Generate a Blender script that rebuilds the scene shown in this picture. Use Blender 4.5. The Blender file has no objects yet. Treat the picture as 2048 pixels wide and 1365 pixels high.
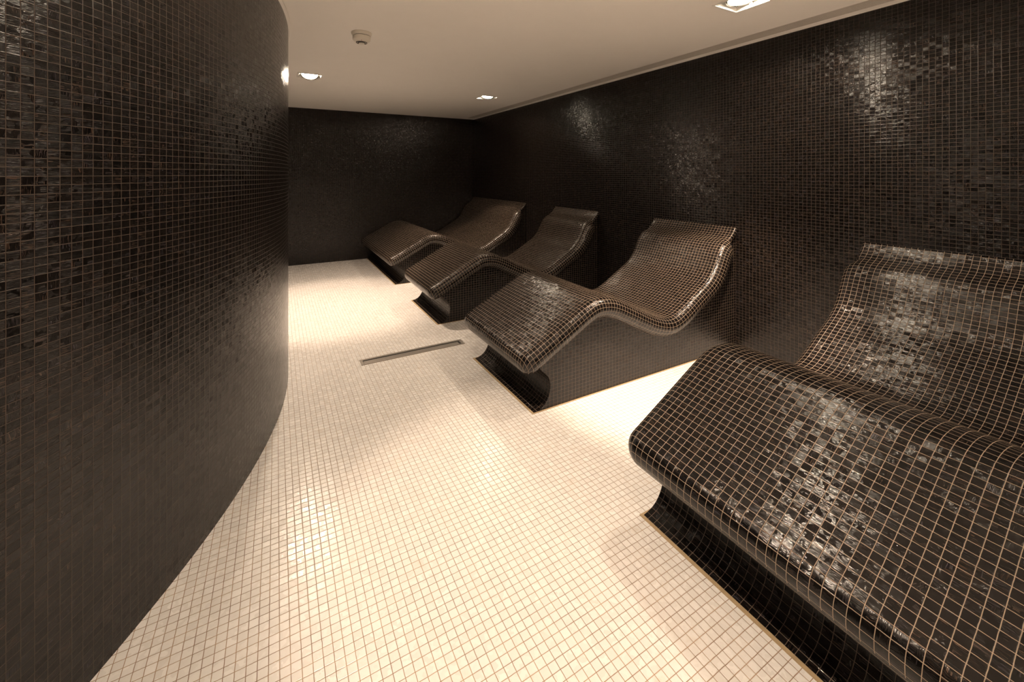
import bpy, bmesh, math, random
from mathutils import Vector, Matrix

# ------------------------------------------------------------------ camera, world, exposure, lamps
T = 0.0265                       # one floor-tile pitch in metres; every length below is in tiles
CAM_H = 50.61
YAW = 0.511
F_PX, HORIZON = 840.6, 348.1
EXPOSURE = 0.42
WARM = (1.0, 0.765, 0.57)

scene = bpy.context.scene
col = scene.collection
cam_d = bpy.data.cameras.new('camera')
cam = bpy.data.objects.new('camera', cam_d)
col.objects.link(cam)
cam.location = (0, 0, CAM_H*T)
cam.rotation_euler = (math.pi/2, 0, -YAW)
cam_d.sensor_width = 36
cam_d.lens = F_PX/2048*36
cam_d.shift_y = -(682.5-HORIZON)/2048
cam_d.clip_start = 0.02
scene.camera = cam

w = bpy.data.worlds.new('world'); scene.world = w
w.use_nodes = True
w.node_tree.nodes['Background'].inputs[0].default_value = (0.5, 0.38, 0.28, 1)
w.node_tree.nodes['Background'].inputs[1].default_value = 0.0
vs = scene.view_settings
vs.view_transform = 'Standard'; vs.look = 'None'; vs.gamma = 1; vs.exposure = EXPOSURE
vs.use_curve_mapping = False

CEIL = 87.4
XW, YW = 116.9, 261.5             # right wall, far wall
XL, YB = -60.0, -80.0             # hidden left part, rear wall
COL_X, COL_Y, COL_R = -125.3, 124.0, 128.0   # the round tiled core on the left
# x, y, lean of the beam, beam / flood / rim power, lean of the rim cone
LAMPS = [
    (10.9, 174.5, (0.10, 0.02), 130, 115, 24, (0.0, -0.16)),
    (88.2, 182.0, (-0.02, 0.34), 100, 5, 8, (0.0, 0.25)),
    (87.0, 54.4, (0.07, 0.22), 290, 15, 17, (0.0, 0.02)),
    (10.9, 54.4, (0.34, -0.08), 88, 10, 7, (0.0, 0.0)),
    (10.9, -50.0, (-0.2, -0.1), 1300, 40, 8, (0.0, 0.0)),  # unseen lamp added behind the camera, strong to lift the ceiling by bounce
    (87.0, -50.0, (-0.30, 0.0), 1300, 40, 8, (0.0, 0.0)),  # second added lamp out of view, for the same bounce
]
for i, (lx, ly, lean, pb, pf, pr, lean2) in enumerate(LAMPS):
    for kind, power, ang, blend, (dx, dy) in (('beam', pb, 58, 0.5, lean), ('flood', pf, 125, 1.0, lean), ('rim', pr, 157, 0.12, lean2)):
        ld = bpy.data.lights.new('downlight_'+kind, 'SPOT')
        ld.energy = power; ld.color = WARM
        ld.spot_size = math.radians(ang); ld.spot_blend = blend
        ld.shadow_soft_size = 0.055
        lo = bpy.data.objects.new('downlight_'+kind, ld)
        col.objects.link(lo)
        lo.location = (lx*T, ly*T, (CEIL-0.9)*T)
        lo.rotation_euler = Vector((dx, dy, -1)).to_track_quat('-Z', 'Y').to_euler()

# ------------------------------------------------------------------ materials
def nmat(name):
    m = bpy.data.materials.new(name); m.use_nodes = True
    nt = m.node_tree
    return m, nt, nt.nodes, nt.links, nt.nodes['Principled BSDF']

def setp(b, **k):
    for n, v in k.items():
        b.inputs[n.replace('_', ' ')].default_value = v

class NB:
    """tiny helper for node graphs"""
    def __init__(s, nt): s.nt = nt
    def m(s, op, a, b=None, c=None):
        n = s.nt.nodes.new('ShaderNodeMath'); n.operation = op
        for i, v in enumerate((a, b, c)):
            if v is None: continue
            if isinstance(v, (int, float)): n.inputs[i].default_value = v
            else: s.nt.links.new(v, n.inputs[i])
        return n.outputs[0]
    def v(s, op, a, b=None, scale=None):
        n = s.nt.nodes.new('ShaderNodeVectorMath'); n.operation = op
        for i, v in enumerate((a, b)):
            if v is None: continue
            if isinstance(v, tuple): n.inputs[i].default_value = v
            else: s.nt.links.new(v, n.inputs[i])
        if scale is not None:
            if isinstance(scale, (int, float)): n.inputs['Scale'].default_value = scale
            else: s.nt.links.new(scale, n.inputs['Scale'])
        return n.outputs[0]
    def comb(s, x, y, z):
        n = s.nt.nodes.new('ShaderNodeCombineXYZ')
        for i, v in enumerate((x, y, z)):
            if isinstance(v, (int, float)): n.inputs[i].default_value = v
            else: s.nt.links.new(v, n.inputs[i])
        return n.outputs[0]
    def sep(s, a):
        n = s.nt.nodes.new('ShaderNodeSeparateXYZ'); s.nt.links.new(a, n.inputs[0]); return n.outputs
    def ramp(s, val, lo, hi):
        n = s.nt.nodes.new('ShaderNodeMapRange'); n.interpolation_type = 'SMOOTHSTEP'
        s.nt.links.new(val, n.inputs['Value'])
        n.inputs['From Min'].default_value = lo; n.inputs['From Max'].default_value = hi
        return n.outputs[0]
    def mix(s, f, a, b):
        n = s.nt.nodes.new('ShaderNodeMix'); n.data_type = 'RGBA'
        if isinstance(f, (int, float)): n.inputs[0].default_value = f
        else: s.nt.links.new(f, n.inputs[0])
        for i, v in ((6, a), (7, b)):
            if isinstance(v, tuple): n.inputs[i].default_value = (*v, 1)
            else: s.nt.links.new(v, n.inputs[i])
        return n.outputs[2]

def tile_base(nt, tilt, grout):
    """uv in tile units -> (tile mask, random rgb, local uv, tilted normal)"""
    g = NB(nt); N = nt.nodes; L = nt.links
    uvn = N.new('ShaderNodeUVMap'); uvn.uv_map = 'uv'
    wob = N.new('ShaderNodeTexNoise'); wob.inputs['Scale'].default_value = 1.3; wob.inputs['Detail'].default_value = 1
    L.new(uvn.outputs[0], wob.inputs['Vector'])
    off = g.v('SCALE', g.v('SUBTRACT', wob.outputs['Color'], (0.5, 0.5, 0.5)), scale=0.05)
    uv = g.v('ADD', uvn.outputs[0], off)
    cell = g.v('FLOOR', uv); loc = g.v('FRACTION', uv)
    wn = N.new('ShaderNodeTexWhiteNoise'); wn.noise_dimensions = '3D'
    L.new(g.v('ADD', cell, (0.5, 0.5, 0.5)), wn.inputs['Vector'])
    x, y, _ = g.sep(loc)
    ex = g.m('MINIMUM', x, g.m('SUBTRACT', 1.0, x)); ey = g.m('MINIMUM', y, g.m('SUBTRACT', 1.0, y))
    e = g.m('MINIMUM', ex, ey)
    mask = g.ramp(e, grout*0.55, grout*1.0)
    r, gg, b = g.sep(wn.outputs['Color'])
    tan = N.new('ShaderNodeTangent'); tan.direction_type = 'UV_MAP'; tan.uv_map = 'uv'
    geo = N.new('ShaderNodeNewGeometry')
    bit = g.v('CROSS_PRODUCT', geo.outputs['Normal'], tan.outputs[0])
    wn2 = N.new('ShaderNodeTexWhiteNoise'); wn2.noise_dimensions = '3D'
    L.new(g.v('ADD', cell, (7.5, 3.5, 1.5)), wn2.inputs['Vector'])
    r2, g2, b2 = g.sep(wn2.outputs['Color'])
    tx = g.m('MULTIPLY', g.m('SUBTRACT', g.m('ADD', r, r2), 1.0), g.m('MULTIPLY', mask, tilt))
    ty = g.m('MULTIPLY', g.m('SUBTRACT', g.m('ADD', gg, g2), 1.0), g.m('MULTIPLY', mask, tilt))
    nrm = g.v('NORMALIZE', g.v('ADD', geo.outputs['Normal'],
              g.v('ADD', g.v('SCALE', tan.outputs[0], scale=tx), g.v('SCALE', bit, scale=ty))))
    return g, uv, cell, x, y, e, mask, (r, gg, b, b2), nrm

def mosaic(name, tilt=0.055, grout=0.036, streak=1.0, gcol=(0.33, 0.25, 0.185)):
    m, nt, N, L, B = nmat(name)
    g, uv, cell, x, y, e, mask, (r, gg, b, b2), nrm = tile_base(nt, tilt, grout)
    # brushed glass: streaks run along or across each tile, bent a little
    flip = g.m('GREATER_THAN', b2, 0.72)
    su = g.m('ADD', g.m('MULTIPLY', x, g.m('SUBTRACT', 1.0, flip)), g.m('MULTIPLY', y, flip))
    sv = g.m('ADD', g.m('MULTIPLY', y, g.m('SUBTRACT', 1.0, flip)), g.m('MULTIPLY', x, flip))
    z = g.m('MULTIPLY', r, 57.0)
    bend = N.new('ShaderNodeTexNoise'); bend.inputs['Scale'].default_value = 1.6; bend.inputs['Detail'].default_value = 1
    L.new(g.comb(x, y, z), bend.inputs['Vector'])
    sv2 = g.m('ADD', sv, g.m('MULTIPLY', bend.outputs['Fac'], g.m('MULTIPLY', g.m('POWER', b, 2.0), 0.6)))
    st = N.new('ShaderNodeTexNoise'); st.inputs['Scale'].default_value = 1.0; st.inputs['Detail'].default_value = 2
    L.new(g.comb(g.m('MULTIPLY', su, 0.7), g.m('MULTIPLY', sv2, 17.0), z), st.inputs['Vector'])
    s = st.outputs['Fac']
    flake = g.m('MULTIPLY', g.ramp(s, 0.52, 0.70), g.m('ADD', 0.05, g.m('MULTIPLY', g.ramp(gg, 0.45, 1.0), 0.45)))
    base = g.mix(b, (0.002, 0.0018, 0.0018), (0.007, 0.0055, 0.005))
    tint = g.mix(g.ramp(r, 0.3, 0.7), (0.24, 0.155, 0.11), (0.15, 0.14, 0.17))
    glass = g.mix(g.m('MULTIPLY', flake, 0.9), base, tint)
    colr = g.mix(mask, gcol, glass)
    L.new(colr, B.inputs['Base Color'])
    rough = g.m('ADD', 0.62, g.m('MULTIPLY', mask, g.m('ADD', -0.51, g.m('MULTIPLY', b2, 0.09))))
    L.new(rough, B.inputs['Roughness'])
    B.inputs['IOR'].default_value = 1.55
    B.inputs['Specular IOR Level'].default_value = 0.36
    L.new(g.m('MULTIPLY', flake, 0.8), B.inputs['Metallic'])
    bp = N.new('ShaderNodeBump'); bp.inputs['Strength'].default_value = 0.35*streak
    bp.inputs['Distance'].default_value = 0.0012
    L.new(g.m('ADD', g.m('MULTIPLY', s, 1.7), g.m('MULTIPLY', g.ramp(e, grout*0.4, grout*1.9), 0.9)), bp.inputs['Height'])
    L.new(nrm, bp.inputs['Normal'])
    L.new(bp.outputs[0], B.inputs['Normal'])
    return m

def floor_mat():
    m, nt, N, L, B = nmat('white_floor_mosaic')
    g, uv, cell, x, y, e, mask, (r, gg, b, b2), nrm = tile_base(nt, 0.03, 0.042)
    tile = g.mix(b, (0.80, 0.78, 0.755), (0.87, 0.855, 0.84))
    dirt = N.new('ShaderNodeTexNoise'); dirt.inputs['Scale'].default_value = 0.35; dirt.inputs['Detail'].default_value = 4
    L.new(uv, dirt.inputs['Vector'])
    tile = g.mix(g.m('MULTIPLY', g.ramp(dirt.outputs['Fac'], 0.62, 0.8), 0.35), tile, (0.60, 0.50, 0.38))
    grt = g.mix(g.ramp(dirt.outputs['Fac'], 0.35, 0.65), (0.23, 0.14, 0.08), (0.40, 0.27, 0.16))
    L.new(g.mix(mask, grt, tile), B.inputs['Base Color'])
    L.new(g.m('ADD', 0.7, g.m('MULTIPLY', mask, g.m('ADD', -0.50, g.m('MULTIPLY', b2, 0.12)))), B.inputs['Roughness'])
    pn = N.new('ShaderNodeTexNoise'); pn.inputs['Scale'].default_value = 2.2; pn.inputs['Detail'].default_value = 1
    L.new(g.comb(g.m('MULTIPLY', x, 1.0), y, g.m('MULTIPLY', r, 31)), pn.inputs['Vector'])
    bp = N.new('ShaderNodeBump'); bp.inputs['Strength'].default_value = 0.5; bp.inputs['Distance'].default_value = 0.0012
    L.new(g.m('ADD', g.m('MULTIPLY', pn.outputs['Fac'], 0.5), g.m('MULTIPLY', g.ramp(e, 0.02, 0.09), 0.8)), bp.inputs['Height'])
    L.new(nrm, bp.inputs['Normal']); L.new(bp.outputs[0], B.inputs['Normal'])
    return m

def simple(name, c, rough=0.6, metal=0.0, noise=0.0, nscale=30):
    m, nt, N, L, B = nmat(name)
    setp(B, Base_Color=(*c, 1), Roughness=rough, Metallic=metal)
    if noise:
        g = NB(nt)
        tc = N.new('ShaderNodeTexCoord'); n = N.new('ShaderNodeTexNoise')
        n.inputs['Scale'].default_value = nscale; n.inputs['Detail'].default_value = 3
        L.new(tc.outputs['Object'], n.inputs['Vector'])
        L.new(g.mix(n.outputs['Fac'], tuple(v*(1-noise) for v in c), tuple(min(1, v*(1+noise)) for v in c)), B.inputs['Base Color'])
    return m

def emit(name, c, s):
    m = bpy.data.materials.new(name); m.use_nodes = True
    nt = m.node_tree; nt.nodes.clear()
    e = nt.nodes.new('ShaderNodeEmission'); o = nt.nodes.new('ShaderNodeOutputMaterial')
    e.inputs[0].default_value = (*c, 1); e.inputs[1].default_value = s
    nt.links.new(e.outputs[0], o.inputs[0]); return m

M_MOS = mosaic('dark_glass_mosaic')
M_WALL = mosaic('dark_glass_mosaic_wall', tilt=0.055, grout=0.036, gcol=(0.055, 0.038, 0.027))  # dim light on the walls put into a darker grout colour
M_PLINTH = mosaic('dark_glass_mosaic_plinth', tilt=0.04, grout=0.036, gcol=(0.12, 0.085, 0.06))  # shade on the plinth sides put into the grout colour
M_FLOOR = floor_mat()
M_CEIL = simple('matt_plaster', (0.87, 0.84, 0.80), 0.9, noise=0.02, nscale=6)
M_PLAST = simple('cream_plastic', (0.74, 0.70, 0.62), 0.45, noise=0.03)
M_DARK = simple('dark_gap', (0.02, 0.017, 0.015), 0.8, noise=0.05)
M_STEEL = simple('brushed_steel', (0.46, 0.42, 0.38), 0.42, 1.0, noise=0.12, nscale=60)
M_CHROME = simple('reflector_metal', (0.80, 0.78, 0.74), 0.22, 1.0, noise=0.02)
M_LAMPW = simple('white_enamel', (0.82, 0.80, 0.76), 0.4, noise=0.02)
M_VENT = simple('vent_enamel', (0.62, 0.58, 0.53), 0.6, noise=0.03)
M_SEAL = simple('ochre_sealant', (0.42, 0.31, 0.18), 0.75, noise=0.25, nscale=40)
M_BULB = emit('lamp_glow', (1.0, 0.86, 0.66), 120)
M_LED = simple('red_indicator', (0.35, 0.05, 0.03), 0.3, noise=0.05)

# ------------------------------------------------------------------ mesh helpers (input in tiles, output in metres)
def tag(o, label=None, cat=None, group=None, kind=None):
    if label: o['label'] = label
    if cat: o['category'] = cat
    if group: o['group'] = group
    if kind: o['kind'] = kind
    return o

def mesh_obj(name, verts, faces, uvs, mat, parent=None, smooth=False, origin=(0, 0, 0)):
    """faces index verts, uvs is a list per face of (u, v) or None"""
    me = bpy.data.meshes.new(name)
    ox, oy, oz = origin
    me.from_pydata([((x-ox)*T, (y-oy)*T, (z-oz)*T) for x, y, z in verts], [], faces)
    if uvs:
        uvl = me.uv_layers.new(name='uv')
        k = 0
        for f in uvs:
            for uv in f:
                uvl.data[k].uv = uv; k += 1
    if smooth:
        me.polygons.foreach_set('use_smooth', [True]*len(me.polygons))
    me.materials.append(mat)
    me.update()
    o = bpy.data.objects.new(name, me)
    col.objects.link(o)
    if parent: o.parent = parent
    else: o.location = (ox*T, oy*T, oz*T)
    return o

def crisp(o, deg=35):
    o.data.polygons.foreach_set('use_smooth', [True]*len(o.data.polygons))
    o.data.set_sharp_from_angle(angle=math.radians(deg))

def empty(name, loc):
    o = bpy.data.objects.new(name, None); col.objects.link(o)
    o.location = tuple(v*T for v in loc); o.empty_display_size = 0.1
    return o

class MB:
    def __init__(s): s.v = []; s.f = []
    def box(s, x0, x1, y0, y1, z0, z1):
        b = len(s.v)
        s.v += [(x, y, z) for z in (z0, z1) for y in (y0, y1) for x in (x0, x1)]
        s.f += [tuple(b+i for i in q) for q in ((0, 2, 3, 1), (4, 5, 7, 6), (0, 1, 5, 4), (2, 6, 7, 3), (0, 4, 6, 2), (1, 3, 7, 5))]
    def lathe(s, prof, n=48, c=(0, 0, 0), mtx=None):
        b = len(s.v)
        for r, z in prof:
            for k in range(n):
                a = 2*math.pi*k/n
                p = Vector((r*math.cos(a), r*math.sin(a), z))
                if mtx: p = mtx @ p
                s.v.append((p.x+c[0], p.y+c[1], p.z+c[2]))
        for i in range(len(prof)-1):
            for k in range(n):
                k2 = (k+1) % n
                s.f.append((b+i*n+k, b+i*n+k2, b+(i+1)*n+k2, b+(i+1)*n+k))
    def build(s, name, mat, parent=None, smooth=False, origin=(0, 0, 0), bevel=0):
        o = mesh_obj(name, s.v, s.f, None, mat, parent, smooth, origin)
        bm = bmesh.new(); bm.from_mesh(o.data)
        bmesh.ops.remove_doubles(bm, verts=bm.verts, dist=1e-6)
        bmesh.ops.recalc_face_normals(bm, faces=bm.faces)
        bm.to_mesh(o.data); bm.free()
        if bevel:
            md = o.modifiers.new('bevel', 'BEVEL'); md.width = bevel*T; md.segments = 2
        return o

# ------------------------------------------------------------------ the room shell
TW, TH = 0.99, 0.80               # wall mosaic pitch along and up
def wall_strip(name, path, mat, thick=4.0, u0=0.0):
    """vertical wall along a plan path; the room lies to the left of the path direction"""
    V, Fc, U = [], [], []
    n = len(path)
    d = [0.0]
    for i in range(1, n):
        d.append(d[-1]+math.dist(path[i-1], path[i]))
    offs = []
    for i in range(n):
        a = path[max(0, i-1)]; b = path[min(n-1, i+1)]
        tx, ty = b[0]-a[0], b[1]-a[1]; l = math.hypot(tx, ty)
        offs.append((path[i][0]+ty/l*thick, path[i][1]-tx/l*thick))
    for i in range(n):
        V += [(*path[i], 0), (*path[i], CEIL), (*offs[i], CEIL), (*offs[i], 0)]
    for i in range(n-1):
        a, b = 4*i, 4*(i+1)
        ua, ub = u0+d[i]/TW, u0+d[i+1]/TW
        Fc.append((a, b, b+1, a+1)); U.append([(ua, 0), (ub, 0), (ub, CEIL/TH), (ua, CEIL/TH)])
        for j in (1, 2, 3):
            k = (j+1) % 4
            Fc.append((a+j, b+j, b+k, a+k)); U.append([(0, 0)]*4)
    for e in (0, 4*(n-1)):
        Fc.append((e, e+1, e+2, e+3)); U.append([(0, 0)]*4)
    o = mesh_obj(name, V, Fc, U, mat)
    crisp(o)
    return tag(o, kind='structure')

dyc = math.sqrt(COL_R**2-(XL-COL_X)**2)
a0 = math.atan2(dyc, XL-COL_X)
arc = []
NA = 160
for i in range(NA+1):
    a = a0 - 2*a0*i/NA
    arc.append((COL_X+COL_R*math.cos(a), COL_Y+COL_R*math.sin(a)))
# room on the left of the direction of travel
wall_strip('wall_left', arc, M_WALL, 4, 0.3)
wall_strip('wall_right', [(XW, YB), (XW, YW)], M_WALL, 4, 0.45)
wall_strip('wall_far', [(XW, YW), (XL, YW)], M_WALL, 4, 0.1)
wall_strip('wall_back', [(XL, YB), (XW, YB)], M_WALL, 4)
wall_strip('wall_left_far', [(XL, YW), (XL, COL_Y+dyc)], M_WALL, 4)
wall_strip('wall_left_near', [(XL, COL_Y-dyc), (XL, YB)], M_WALL, 4)

# floor slab
V = [(x, y, z) for z in (0, -4) for x, y in ((XL, YB), (XW, YB), (XW, YW), (XL, YW))]
Fc = [(0, 1, 2, 3), (7, 6, 5, 4), (0, 4, 5, 1), (1, 5, 6, 2), (2, 6, 7, 3), (3, 7, 4, 0)]
FO = (0.3, 0.0)
U = [[(V[i][0]-FO[0], V[i][1]-FO[1]) for i in f] for f in Fc]
tag(mesh_obj('floor', V, Fc, U, M_FLOOR), kind='structure')

# ceiling: panels around the lamp openings and the air slot
GX0, GX1, GY0, GY1 = 109.3, 114.3, -70.0, 255.5
HS = 3.75                          # half opening of a downlight
holes = [(lx-HS, lx+HS, ly-HS, ly+HS) for lx, ly, *_ in LAMPS] + [(GX0, GX1, GY0, GY1)]
xs = sorted({XL, XW, *[h[0] for h in holes], *[h[1] for h in holes]})
ys = sorted({YB, YW, *[h[2] for h in holes], *[h[3] for h in holes]})
mb = MB()
for i in range(len(xs)-1):
    for j in range(len(ys)-1):
        cx, cy = (xs[i]+xs[i+1])/2, (ys[j]+ys[j+1])/2
        if any(h[0] < cx < h[1] and h[2] < cy < h[3] for h in holes): continue
        mb.box(xs[i], xs[i+1], ys[j], ys[j+1], CEIL, CEIL+0.8)
# remove shared inner walls by simple merge of coincident faces
o = mb.build('ceiling', M_CEIL)
bm = bmesh.new(); bm.from_mesh(o.data)
seen = {}
for f in bm.faces:
    seen.setdefault(tuple(round(v, 5) for v in f.calc_center_median()), []).append(f)
bmesh.ops.delete(bm, geom=[f for fs in seen.values() if len(fs) > 1 for f in fs], context='FACES_ONLY')
bmesh.ops.recalc_face_normals(bm, faces=bm.faces)
bm.to_mesh(o.data); bm.free()
tag(o, kind='structure')
mb = MB(); mb.box(XL-4, XW+4, YB-4, YW+4, CEIL+6, CEIL+8)
tag(mb.build('ceiling_slab', M_CEIL), kind='structure')

# light cove strip where the curved wall meets the ceiling
V, Fc = [], []
prof = [(0.0, 86.55), (0.0, 87.35), (0.38, 87.35), (0.38, 87.0), (0.62, 87.0), (0.62, 86.75), (0.3, 86.55)]
for i, (x, y) in enumerate(arc):
    nx, ny = (x-COL_X)/COL_R, (y-COL_Y)/COL_R
    V += [(x+nx*p, y+ny*p, z) for p, z in prof]
P = len(prof)
for i in range(len(arc)-1):
    for j in range(P):
        k = (j+1) % P
        Fc.append((i*P+j, (i+1)*P+j, (i+1)*P+k, i*P+k))
tag(mesh_obj('trim_1', V, Fc, None, M_CEIL), kind='structure')

# ------------------------------------------------------------------ air slot along the right wall
vt = empty('linear_air_vent', ((GX0+GX1)/2, (GY0+GY1)/2, CEIL))
og = ((GX0+GX1)/2, (GY0+GY1)/2, CEIL)
tag(vt, 'long slotted air vent let into the ceiling along the right wall', 'air vent')
mb = MB(); mb.box(GX0, GX1, GY0, GY1, CEIL+0.75, CEIL+0.8)
mb.build('backing', M_DARK, vt, origin=og)
mb = MB()
mb.box(GX0, GX0+0.3, GY0, GY1, CEIL+0.02, CEIL+0.7); mb.box(GX1-0.3, GX1, GY0, GY1, CEIL+0.02, CEIL+0.7)
mb.box(GX0+0.3, GX1-0.3, GY0, GY0+0.3, CEIL+0.02, CEIL+0.7); mb.box(GX0+0.3, GX1-0.3, GY1-0.3, GY1, CEIL+0.02, CEIL+0.7)
mb.build('frame', M_VENT, vt, origin=og)
NS = 9
for k in range(NS):
    xk = GX0+0.3+(GX1-GX0-0.6)*(k+0.5)/NS
    mb = MB(); mb.box(xk-0.13, xk+0.13, GY0+0.3, GY1-0.3, CEIL+0.10, CEIL+0.25)
    mb.build('slat', M_VENT, vt, origin=og)

# ------------------------------------------------------------------ downlights
LL = ['square recessed ceiling downlight farthest left, close to the curved wall',
      'square recessed ceiling downlight near the far right corner of the ceiling',
      'square recessed ceiling downlight at the top edge, over the nearest lounger',
      'square recessed downlight above the foreground floor by the curved wall',
      'added unseen square downlight behind the viewpoint on the curved wall side',
      'added unseen square downlight behind the viewpoint on the lounger side']
FACE = [(-0.05, -0.62), (-0.25, -0.22), (0.0, -0.12), (0.1, 0.0), (0, 0.1), (0, 0.1)]
for (lx, ly, *_), lab, face in zip(LAMPS, LL, FACE):
    og = (lx, ly, CEIL)
    e = empty('recessed_downlight', og)
    tag(e, lab, 'ceiling light', 'square downlights in the ceiling')
    mb = MB(); h = HS
    for a in ((-h-.45, h+.45, -h-.45, -h), (-h-.45, h+.45, h, h+.45), (-h-.45, -h, -h, h), (h, h+.45, -h, h)):
        mb.box(lx+a[0], lx+a[1], ly+a[2], ly+a[3], CEIL-0.22, CEIL-0.01)
    mb.build('trim_frame', M_LAMPW, e, origin=og)
    mb = MB(); t = 0.15
    z0, z1 = CEIL+0.01, CEIL+4.2
    mb.box(lx-h, lx+h, ly-h, ly-h+t, z0, z1); mb.box(lx-h, lx+h, ly+h-t, ly+h, z0, z1)
    mb.box(lx-h, lx-h+t, ly-h+t, ly+h-t, z0, z1); mb.box(lx+h-t, lx+h, ly-h+t, ly+h-t, z0, z1)
    mb.box(lx-h, lx+h, ly-h, ly+h, z1, z1+t)
    mb.build('housing', M_LAMPW, e, origin=og)
    q = Vector((*face, -1)).to_track_quat('Z', 'Y').to_matrix()
    c = (lx, ly, CEIL+0.75)
    mb = MB(); mb.lathe([(0.0, 0.25), (1.6, 0.2), (2.75, -0.1), (2.75, -0.2), (0.0, -0.2)], 40, c, q)
    mb.build('lamp_face', M_BULB, e, True, og)
    mb = MB(); mb.lathe([(2.8, 0.15), (3.15, 0.2), (3.15, -0.5), (2.2, -2.0), (1.0, -2.6), (0.0, -2.6)], 40, c, q)
    mb.build('reflector', M_CHROME, e, True, og)
    for sgn in (-1, 1):
        mb = MB(); mb.box(lx+sgn*3.37-0.2, lx+sgn*3.37+0.2, ly-0.35, ly+0.35, CEIL+0.3, CEIL+1.6)
        mb.build('gimbal_pivot', M_STEEL, e, origin=og)

# ------------------------------------------------------------------ smoke detector
og = (19.4, 114.8, CEIL)
sd = empty('smoke_detector', og)
tag(sd, 'round cream smoke detector on the ceiling', 'smoke detector')
mb = MB(); mb.lathe([(0, 0), (2.55, 0), (2.55, -0.25), (2.35, -0.75), (2.1, -0.82), (0, -0.82)], 48, og)
mb.build('mounting_base', M_PLAST, sd, False, og)
mb = MB(); mb.lathe([(1.95, -0.8), (1.95, -0.95), (0, -0.95)], 48, og)
mb.build('shadow_gap', M_DARK, sd, False, og)
mb = MB(); mb.lathe([(0, -0.95), (2.15, -0.95), (2.2, -1.1), (2.2, -1.9), (1.95, -2.15), (1.25, -2.55), (0, -2.6)], 48, og)
mb.build('sensor_body', M_PLAST, sd, False, og)
for r, z in ((1.25, -2.62), (0.85, -2.7)):
    mb = MB(); mb.lathe([(r, z+0.12), (r+0.12, z+0.12), (r+0.12, z), (r, z), (r, z+0.12)], 36, og)
    mb.build('vent_ring', M_DARK, sd, False, og)
mb = MB(); mb.lathe([(0, -2.5), (0.8, -2.5), (0.75, -2.85), (0, -2.9)], 36, og)
mb.build('sensor_cap', M_PLAST, sd, False, og)
mb = MB(); mb.lathe([(0, 0), (0.1, 0), (0.1, -0.1), (0, -0.12)], 12, (og[0]-0.3, og[1]-1.65, CEIL-2.3))
mb.build('indicator', M_LED, sd, False, og)

# ------------------------------------------------------------------ floor drain
DX0, DX1, DY0, DY1 = 19.6, 49.0, 116.1, 119.6
og = ((DX0+DX1)/2, (DY0+DY1)/2, 0)
dr = empty('floor_drain', og)
tag(dr, 'long narrow stainless steel floor drain set into the white tiles', 'drain')
mb = MB(); z1 = 0.14
mb.box(DX0, DX1, DY0, DY0+0.35, 0.0, z1); mb.box(DX0, DX1, DY1-0.8, DY1, 0.0, z1)
mb.box(DX0, DX0+0.7, DY0+0.35, DY1-0.8, 0.0, z1); mb.box(DX1-0.9, DX1, DY0+0.35, DY1-0.8, 0.0, z1)
mb.build('frame', M_STEEL, dr, origin=og)
mb = MB(); mb.box(DX0+0.7, DX1-0.9, DY0+0.35, DY1-0.8, 0.005, 0.02)
mb.build('channel', M_DARK, dr, origin=og)
mb = MB(); mb.box(DX0+0.8, DX1-1.5, DY0+0.37, DY1-1.35, 0.02, 0.10)
mb.build('cover_plate', M_STEEL, dr, origin=og, bevel=0.03)

# ------------------------------------------------------------------ heated loungers
AZ = 0.81                          # rise per tile on slopes
TOP = [(43.2, 12.1), (46, 13.4), (50, 15.45), (54, 17.55), (58, 19.65), (60.5, 20.9), (62.6, 21.75), (64.8, 22.0), (67.5, 21.8), (70.5, 20.9),
       (74.5, 19.0), (79, 16.7), (83.5, 14.6), (87.5, 13.5), (90.5, 13.8), (94, 15.4), (98, 17.7), (101.5, 19.7),
       (104, 21.3), (106, 23.4), (107.6, 26.0), (109, 28.6), (110.6, 30.5), (112.2, 31.4), (113.7, 32.0), (115.0, 33.0), (116.0, 34.2), (116.7, 35.3)]
S_SH = None                        # path length where the shoulders end, set below

def catmull(P, n):
    Q = [tuple(2*a-b for a, b in zip(P[0], P[1]))]+list(P)+[tuple(2*a-b for a, b in zip(P[-1], P[-2]))]
    out = []
    for i in range(1, len(Q)-2):
        for k in range(n):
            t = k/n
            out.append(tuple(0.5*((2*b)+(c-a)*t+(2*a-5*b+4*c-d)*t*t+(-a+3*b-3*c+d)*t**3)
                             for a, b, c, d in zip(Q[i-1], Q[i], Q[i+1], Q[i+2])))
    out.append(tuple(P[-1]))
    return out

def smooth_poly(P, it):
    for _ in range(it):
        P = [P[0]]+[tuple((a+2*b+c)/4 for a, b, c in zip(P[i-1], P[i], P[i+1])) for i in range(1, len(P)-1)]+[P[-1]]
    return P

PATH = smooth_poly(catmull(TOP, 10), 8)
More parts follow.
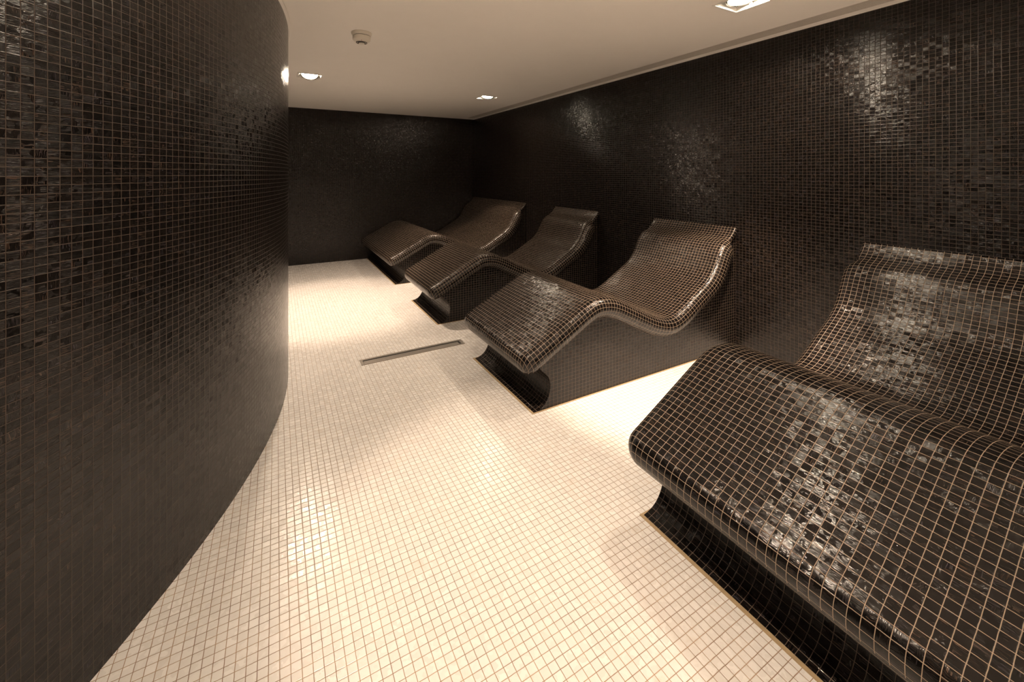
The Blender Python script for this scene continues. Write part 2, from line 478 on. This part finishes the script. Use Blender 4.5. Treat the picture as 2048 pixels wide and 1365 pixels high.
# resample evenly
def resample(P, step):
    out = [P[0]]; acc = 0
    for a, b in zip(P, P[1:]):
        l = math.dist(a, b); pos = step-acc
        while pos <= l:
            t = pos/l; out.append((a[0]+(b[0]-a[0])*t, a[1]+(b[1]-a[1])*t)); pos += step
        acc = (acc+l) % step
    return out
PATH = resample(PATH, 0.5)
NP = len(PATH)
TANG = []
for i in range(NP):
    a = PATH[max(0, i-1)]; b = PATH[min(NP-1, i+1)]
    l = math.dist(a, b); TANG.append(((b[0]-a[0])/l, (b[1]-a[1])/l))
THICK = [4.7+0.9*max(0, min(1, (PATH[i][0]-98)/8))-4.4*max(0, min(1, (PATH[i][0]-112.4)/1.3)) for i in range(NP)]
S_SH = 0.5*min(i for i in range(NP) if PATH[i][0] > 112.6)
SLEN = [0.0]
for a, b in zip(PATH, PATH[1:]):
    SLEN.append(SLEN[-1]+math.hypot(b[0]-a[0], (b[1]-a[1])/AZ))

def make_shell(name, y0, y1, parent, og, i0=1.6, i1=1.6):
    """rounded slab following the wave; bullnose sides, nose and plan corners"""
    RC = 3.0
    stations = []
    def at(s):                      # s = distance along the path in tiles
        i = max(0, min(NP-2, int(s/0.5))); t = min(1.0, max(0.0, s/0.5-i))
        p = (PATH[i][0]*(1-t)+PATH[i+1][0]*t, PATH[i][1]*(1-t)+PATH[i+1][1]*t)
        q = (TANG[i][0]*(1-t)+TANG[i+1][0]*t, TANG[i][1]*(1-t)+TANG[i+1][1]*t)
        l = math.hypot(*q)
        return p, (q[0]/l, q[1]/l), THICK[i]*(1-t)+THICK[i+1]*t, SLEN[i]*(1-t)+SLEN[i+1]*t
    Ltot = (NP-1)*0.5
    ss = []
    for k in range(13):
        ss.append(RC*(1-math.cos(math.pi/2*k/12)))
    s = RC+0.5
    while s < Ltot-0.2:
        ss.append(s); s += 0.5
    ss.append(Ltot-0.01)
    ss = [q for q in ss if not (S_SH-RC-0.2 < q < S_SH+0.1)]+[S_SH-RC+RC*math.sin(math.pi/2*k/12) for k in range(13)]
    ss.sort()
    NT, NR, NBOT = 8, 8, 4
    V, UV = [], []
    ring = None
    for s in ss:
        p, t, h, sl = at(s)
        n = (-t[1], t[0])
        hr = h/2
        e = s
        if s > S_SH-RC:              # shoulders: the slab narrows to the strip that meets the wall
            u = min(1.0, (s-(S_SH-RC))/RC); back = 1-math.sqrt(max(0, 1-u*u))
        else: back = 0.0
        fh = 1.0 if e >= hr else math.sqrt(max(0, 1-(1-e/hr)**2))
        fw = 0.0 if e >= RC else RC*(1-math.sqrt(max(0, 1-(1-e/RC)**2)))
        hh = hr*max(fh, 0.02)
        # extra wrap length over the nose so the tiles keep their size
        if e < hr:
            extra = hr*math.asin(1-e/hr)-(hr-e)
            sl = sl-extra if s < Ltot/2 else sl+extra
        c = (p[0]-n[0]*hr, p[1]-n[1]*hr)
        ya, yb = y0+fw+i0*back+hh, y1-fw-i1*back-hh
        pts = []
        for k in range(NT+1):
            y = ya+(yb-ya)*k/NT; pts.append((y, hh, y))
        for k in range(1, 2*NR):
            a = math.pi/2-math.pi*k/(2*NR)
            pts.append((yb+hh*math.cos(a), hh*math.sin(a), yb+hh*(math.pi/2-a)*1.08))
        ub = yb+hh*math.pi*1.08
        for k in range(NBOT+1):
            y = yb+(ya-yb)*k/NBOT; pts.append((y, -hh, ub+(yb-y)))
        ue = ub+(yb-ya)
        for k in range(1, 2*NR):
            a = -math.pi/2-math.pi*k/(2*NR)
            pts.append((ya+hh*math.cos(a), hh*math.sin(a), ya-hh*math.pi*(1-k/(2*NR))*1.08))
        ring = len(pts)
        for y, q, u in pts:
            V.append((min(XW-0.04, c[0]+n[0]*q), y, c[1]+n[1]*q)); UV.append((u, sl))
    Fc, U = [], []
    S = len(ss)
    for i in range(S-1):
        for j in range(ring):
            k = (j+1) % ring
            Fc.append((i*ring+j, i*ring+k, (i+1)*ring+k, (i+1)*ring+j))
            us = [UV[i*ring+j], UV[i*ring+k], UV[(i+1)*ring+k], UV[(i+1)*ring+j]]
            if k == 0 or j == NT+2*NR+NBOT:      # seams of the unwrapping
                if k == 0:
                    us[1] = (UV[i*ring][0], us[1][1]); us[2] = (UV[(i+1)*ring][0], us[2][1])
                else:
                    us[0] = (us[1][0]-0.5, us[0][1]); us[3] = (us[2][0]-0.5, us[3][1])
            U.append(us)
    for base, rev in ((0, True), ((S-1)*ring, False)):
        f = [base+j for j in range(ring)]
        if rev: f = f[::-1]
        Fc.append(tuple(f)); U.append([UV[i] for i in f])
    return mesh_obj(name, V, Fc, U, M_MOS, parent, True, og)

UNDER = []
for i in range(NP):
    t = TANG[i]; h = max(0.9, THICK[i]-1.2)
    UNDER.append((PATH[i][0]+t[1]*h, PATH[i][1]-t[0]*h))
COVE = smooth_poly(catmull([(47.3, 0.0), (48.9, 0.35), (50.3, 1.2), (51.3, 2.7), (51.7, 4.4), (51.5, 6.0), (50.7, 7.4), (49.4, 8.5), (48.6, 9.6)], 4), 2)

def make_plinth(name, y0, y1, parent, og):
    under = [p for p in UNDER if p[0] > 49.5 and p[0] < XW-0.3]
    prof = list(COVE)+[p for p in under]+[(XW-0.05, 34.3), (XW-0.05, 0.0)]
    nc = len(COVE)
    V = [(x, y0, z) for x, z in prof]+[(x, y1, z) for x, z in prof]
    n = len(prof)
    Fc, U = [], []
    f = list(range(n)); Fc.append(tuple(f)); U.append([(V[i][0]/0.995+0.2, V[i][2]/TH) for i in f])
    f = list(range(2*n-1, n-1, -1)); Fc.append(tuple(f)); U.append([(-V[i][0]/0.995, V[i][2]/TH) for i in f])
    d = 0
    for i in range(n):
        j = (i+1) % n
        l = math.hypot(prof[j][0]-prof[i][0], (prof[j][1]-prof[i][1])/AZ)
        Fc.append((j, i, n+i, n+j)); U.append([(y0, d+l), (y0, d), (y1, d), (y1, d+l)])
        d += l
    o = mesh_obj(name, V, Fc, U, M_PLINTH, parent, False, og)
    crisp(o)
    return o

LOUNGERS = [
    (193.5, YW-0.1, 191.4, YW-0.12, 193.2, YW-0.1, 'extra wide dark mosaic lounger farthest away, filling the corner by the far wall'),
    (135.3, 166.2, 133.2, 167.2, 134.7, 165.9, 'dark mosaic lounger second from the far wall, beyond the floor drain'),
    (75.2, 105.4, 73.1, 106.8, 74.6, 105.3, 'dark mosaic lounger whose whole wavy side shows, just right of the floor drain'),
    (-23.0, 44.8, -25.1, 46.1, -23.5, 44.5, 'nearest dark mosaic lounger, large in the lower right, cut off by the picture edge'),
]
for b0, b1, s0, s1, l0, l1, lab in LOUNGERS:
    og = (82, (b0+b1)/2, 0)
    e = empty('heated_lounger', og)
    tag(e, lab, 'lounger', 'tiled heated loungers in a row along the right wall')
    make_shell('seat_shell', s0, s1, e, og, l0-s0, s1-l1)
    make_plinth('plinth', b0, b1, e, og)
    mb = MB()
    mb.box(46.95, 47.45, b0-0.3, min(b1+0.3, YW-0.1), 0.0, 0.09)
    mb.box(47.45, XW-0.1, b0-0.3, b0+0.02, 0.0, 0.09)
    if b1 < YW-1: mb.box(47.45, XW-0.1, b1-0.02, b1+0.3, 0.0, 0.09)
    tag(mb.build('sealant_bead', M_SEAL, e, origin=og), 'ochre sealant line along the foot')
